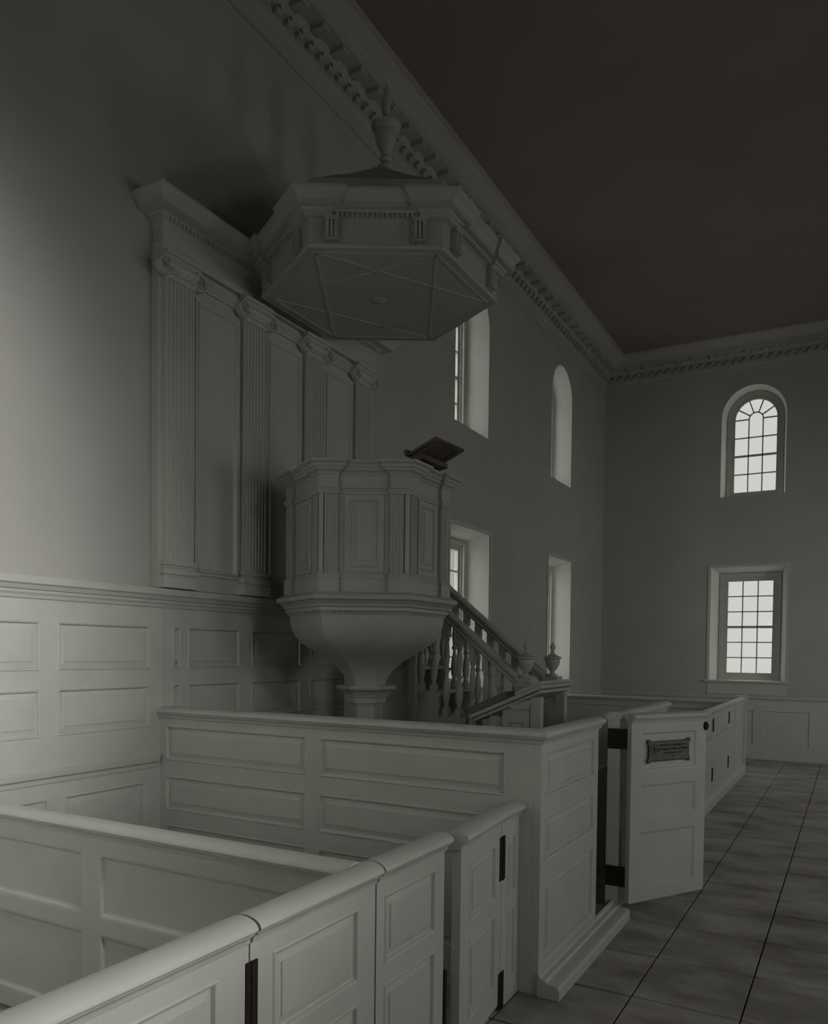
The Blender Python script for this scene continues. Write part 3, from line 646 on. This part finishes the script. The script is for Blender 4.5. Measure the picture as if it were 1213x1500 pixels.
lowcap(mp, 3.96, 4.215)
# --- tall passage wall beyond the opening, with the open plaque door
TX = -1.53
tp = empty('box_pew', (TX, 6.7, 0), 'tall grey box pew beyond the opening, its open door carrying a dark metal plaque', 'box pew')
mb = MB(); panelled(mb, (TX, 5.84, 0.0), (0, 1, 0), (1, 0, 0), 1.75, PZ - 0.03, TH, [(0.12, 1.6, 1.12, 1.38), (0.12, 1.6, 0.75, 1.005), (0.12, 1.6, 0.17, 0.64)]); mb.build('side_wall', PAINT, tp)
mb = MB(); caprail(mb, (TX - 0.022, 5.81, PZ), (TX - 0.022, 7.6, PZ)); mb.build('top_rail', PAINT, tp, smooth=35)
mb = MB(); mb.box(TX - 0.06, TX + 0.03, 5.80, 5.86, 0.08, PZ - 0.06); post = mb.build('end_post', PAINT, tp, bevel=0.004)
for zz in (1.25, 0.23):
    mb = MB(); mb.box(TX - 0.058, TX + 0.10, 5.793, 5.80, zz, zz + 0.15); mb.build('hinge', IRON, post)
D0 = Vector((-1.405, 5.765, 0)); D1 = Vector((-0.997, 6.45, 0)); Ud = (D1 - D0); LW = Ud.length; Ud.normalize(); Nd = Vector((Ud.y, -Ud.x, 0))
mb = MB(); panelled(mb, D0 + Vector((0, 0, 0.12)), Ud, Nd, LW, PZ - 0.15, 0.04, [(0.10, LW - 0.1, 1.085 - 0.12, 1.38 - 0.12), (0.10, LW - 0.1, 0.74 - 0.12, 0.99 - 0.12), (0.10, LW - 0.1, 0.21 - 0.12, 0.64 - 0.12)], prof=[(0, 0), (0.012, -0.002), (0.02, -0.012), (0.03, -0.014)])
dr = mb.build('door', PAINT, tp)
mb = MB(); q = Vector((0, 0, PZ)) - Nd * 0.02; caprail(mb, D0 + q, D1 + q, 0.85); mb.build('door_rail', PAINT, dr, smooth=35)
mb = MB(); e = D1 + Vector((0, 0, 1.40)) - Ud * 0.01 ; mb.lathe(e, [(0.0, -0.035), (0.018, -0.028), (0.026, 0), (0.018, 0.028), (0.0, 0.035)], 12); mb.tube(e, e - Nd * 0.05, 0.012); mb.build('knob', IRON, dr, smooth=60)
# plaque with seal and lettering
PWd, PHt = 0.455, 0.175
pO = D0 + Ud * (LW * 0.485 - PWd / 2) + Nd * -0.002 + Vector((0, 0, 1.143))
def PP(a, b, d): return pO + Ud * a + Vector((0, 0, b)) + Nd * d
def notch(ins):
    c = 0.02 + ins * 0.3; i = ins; j = 0.012 + ins; w_, h_ = PWd, PHt; pts = []
    return [(i, i), (c + 0.01, i), (c + 0.02, j), (w_ - c - 0.02, j), (w_ - c - 0.01, i), (w_ - i, i), (w_ - i, c + 0.008), (w_ - j, c + 0.02), (w_ - j, h_ - c - 0.02), (w_ - i, h_ - c - 0.008), (w_ - i, h_ - i), (w_ - c - 0.01, h_ - i), (w_ - c - 0.02, h_ - j), (c + 0.02, h_ - j), (c + 0.01, h_ - i), (i, h_ - i), (i, h_ - c - 0.008), (j, h_ - c - 0.02), (j, c + 0.02), (i, c + 0.008)]
mb = MB(); mb.loft([[PP(a, b, d) for a, b in notch(i)] for i, d in ((0, 0), (0, 0.006), (0.006, 0.008))], True, True, False)
for f in mb.bm.faces: f.material_index = 1
n0 = len(mb.bm.faces); mb.face([PP(a, b, 0.007) for a, b in notch(0.006)])
def disc(cx, cy, r, d, mi, rin=None):
    N = 24; A = [PP(cx + r * math.cos(2 * PI * i / N), cy + r * math.sin(2 * PI * i / N), d) for i in range(N)]
    k0 = len(mb.bm.faces)
    if rin:
        B = [PP(cx + rin * math.cos(2 * PI * i / N), cy + rin * math.sin(2 * PI * i / N), d) for i in range(N)]; mb.loft([A, B], True)
    else: mb.face(A)
    mb.bm.faces.ensure_lookup_table()
    for f in mb.bm.faces[k0:]: f.material_index = mi
disc(0.065, 0.105, 0.042, 0.0085, 1, 0.038); disc(0.065, 0.105, 0.028, 0.0085, 1, 0.025); disc(0.065, 0.11, 0.012, 0.0085, 1); disc(0.07, 0.095, 0.008, 0.0085, 1)
for a, b in ((0.018, 0.018), (PWd - 0.018, 0.018), (0.018, PHt - 0.018), (PWd - 0.018, PHt - 0.018)): disc(a, b, 0.005, 0.009, 1)
for txt, cx, cy, s_ in (('RESTORED IN THE MEMORY OF', 0.265, 0.128, 0.021), ('THE CHRISTIAN FAMILY OF VIRGINIA', 0.265, 0.099, 0.021), ('BY COLONIAL SOCIETY', 0.275, 0.070, 0.019), ('1931', 0.265, 0.045, 0.019)):
    cu = bpy.data.curves.new('lettering', 'FONT'); cu.body = txt; cu.size = s_; cu.align_x = 'CENTER'; cu.align_y = 'CENTER'; cu.offset = 0.0006
    to = bpy.data.objects.new('lettering', cu); C.objects.link(to)
    me = bpy.data.meshes.new_from_object(to); bpy.data.objects.remove(to)
    vs = [mb.bm.verts.new(PP(cx + v.co.x, cy + v.co.y, 0.0088)) for v in me.vertices]
    for p in me.polygons:
        try: f = mb.bm.faces.new([vs[i] for i in p.vertices]); f.material_index = 1
        except Exception: pass
pl = mb.build('plaque', BRASS, dr, mats=[BRASS, INK]); pl['label'] = 'dark notched metal plaque with a round seal and four lines of lettering'
# --- long low pew row to the end wall
LX, LZ = -1.6, 1.265
lp = empty('box_pew', (LX, 11, 0), 'long low grey box pew reaching towards the end wall, with black hinged doors', 'box pew')
def seg(y0, y1, name, parent, pan=1):
    mb = MB(); W = y1 - y0
    panelled(mb, (LX, y0, 0.0), (0, 1, 0), (1, 0, 0), W, LZ - 0.03, TH, [(0.1, W - 0.1, 0.85, 1.12), (0.1, W - 0.1, 0.25, 0.75)]); return mb.build(name, PAINT, parent)
seg(7.63, 9.2, 'front_wall', lp); seg(9.2, 10.13, 'front_wall', lp)
da = seg(10.14, 10.89, 'door', lp); seg(10.9, 12.36, 'front_wall', lp); db = seg(12.37, 13.05, 'door', lp)
seg(13.10, 14.0, 'front_wall', lp)
for dd, y in ((da, 10.89), (db, 12.37)):
    for z in (0.95, 0.30):
        mb = MB(); hinge(mb, (LX, y - 0.05, z), (0, 1, 0), (1, 0, 0), 0.10, 0.17); mb.build('hinge', IRON, dd)
mb = MB(); caprail(mb, (LX - 0.022, 7.62, LZ), (LX - 0.022, 14.0, LZ)); mb.build('top_rail', PAINT, lp, smooth=35)
mb = MB(); W = LX - TH - XW - 0.04
panelled(mb, (XW + 0.035, 12.93, 0), (1, 0, 0), (0, -1, 0), W, LZ - 0.03, TH, [(0.1, 1.3, 0.85, 1.12), (1.45, W - 0.1, 0.85, 1.12)]); mb.build('partition', PAINT, lp)
mb = MB(); caprail(mb, (XW + 0.08, 12.95, LZ), (LX - 0.09, 12.95, LZ)); mb.build('partition_rail', PAINT, lp, smooth=35)
mb = MB(); mb.sweep((LX, 7.63, 0), (LX, 14.05, 0), [(0, 0), (0.06, 0), (0.06, 0.10), (0.04, 0.13), (0.02, 0.16), (0, 0.17)], (1, 0, 0)); mb.build('base_moulding', PAINT, lp)
mb = MB(); mb.box(LX - 0.07, LX + 0.05, 14.0, 14.1, 0, LZ - 0.03); mb.box(LX - 0.1, LX + 0.08, 13.98, 14.14, LZ - 0.03, LZ + 0.02); mb.build('end_post', PAINT, lp, bevel=0.006)
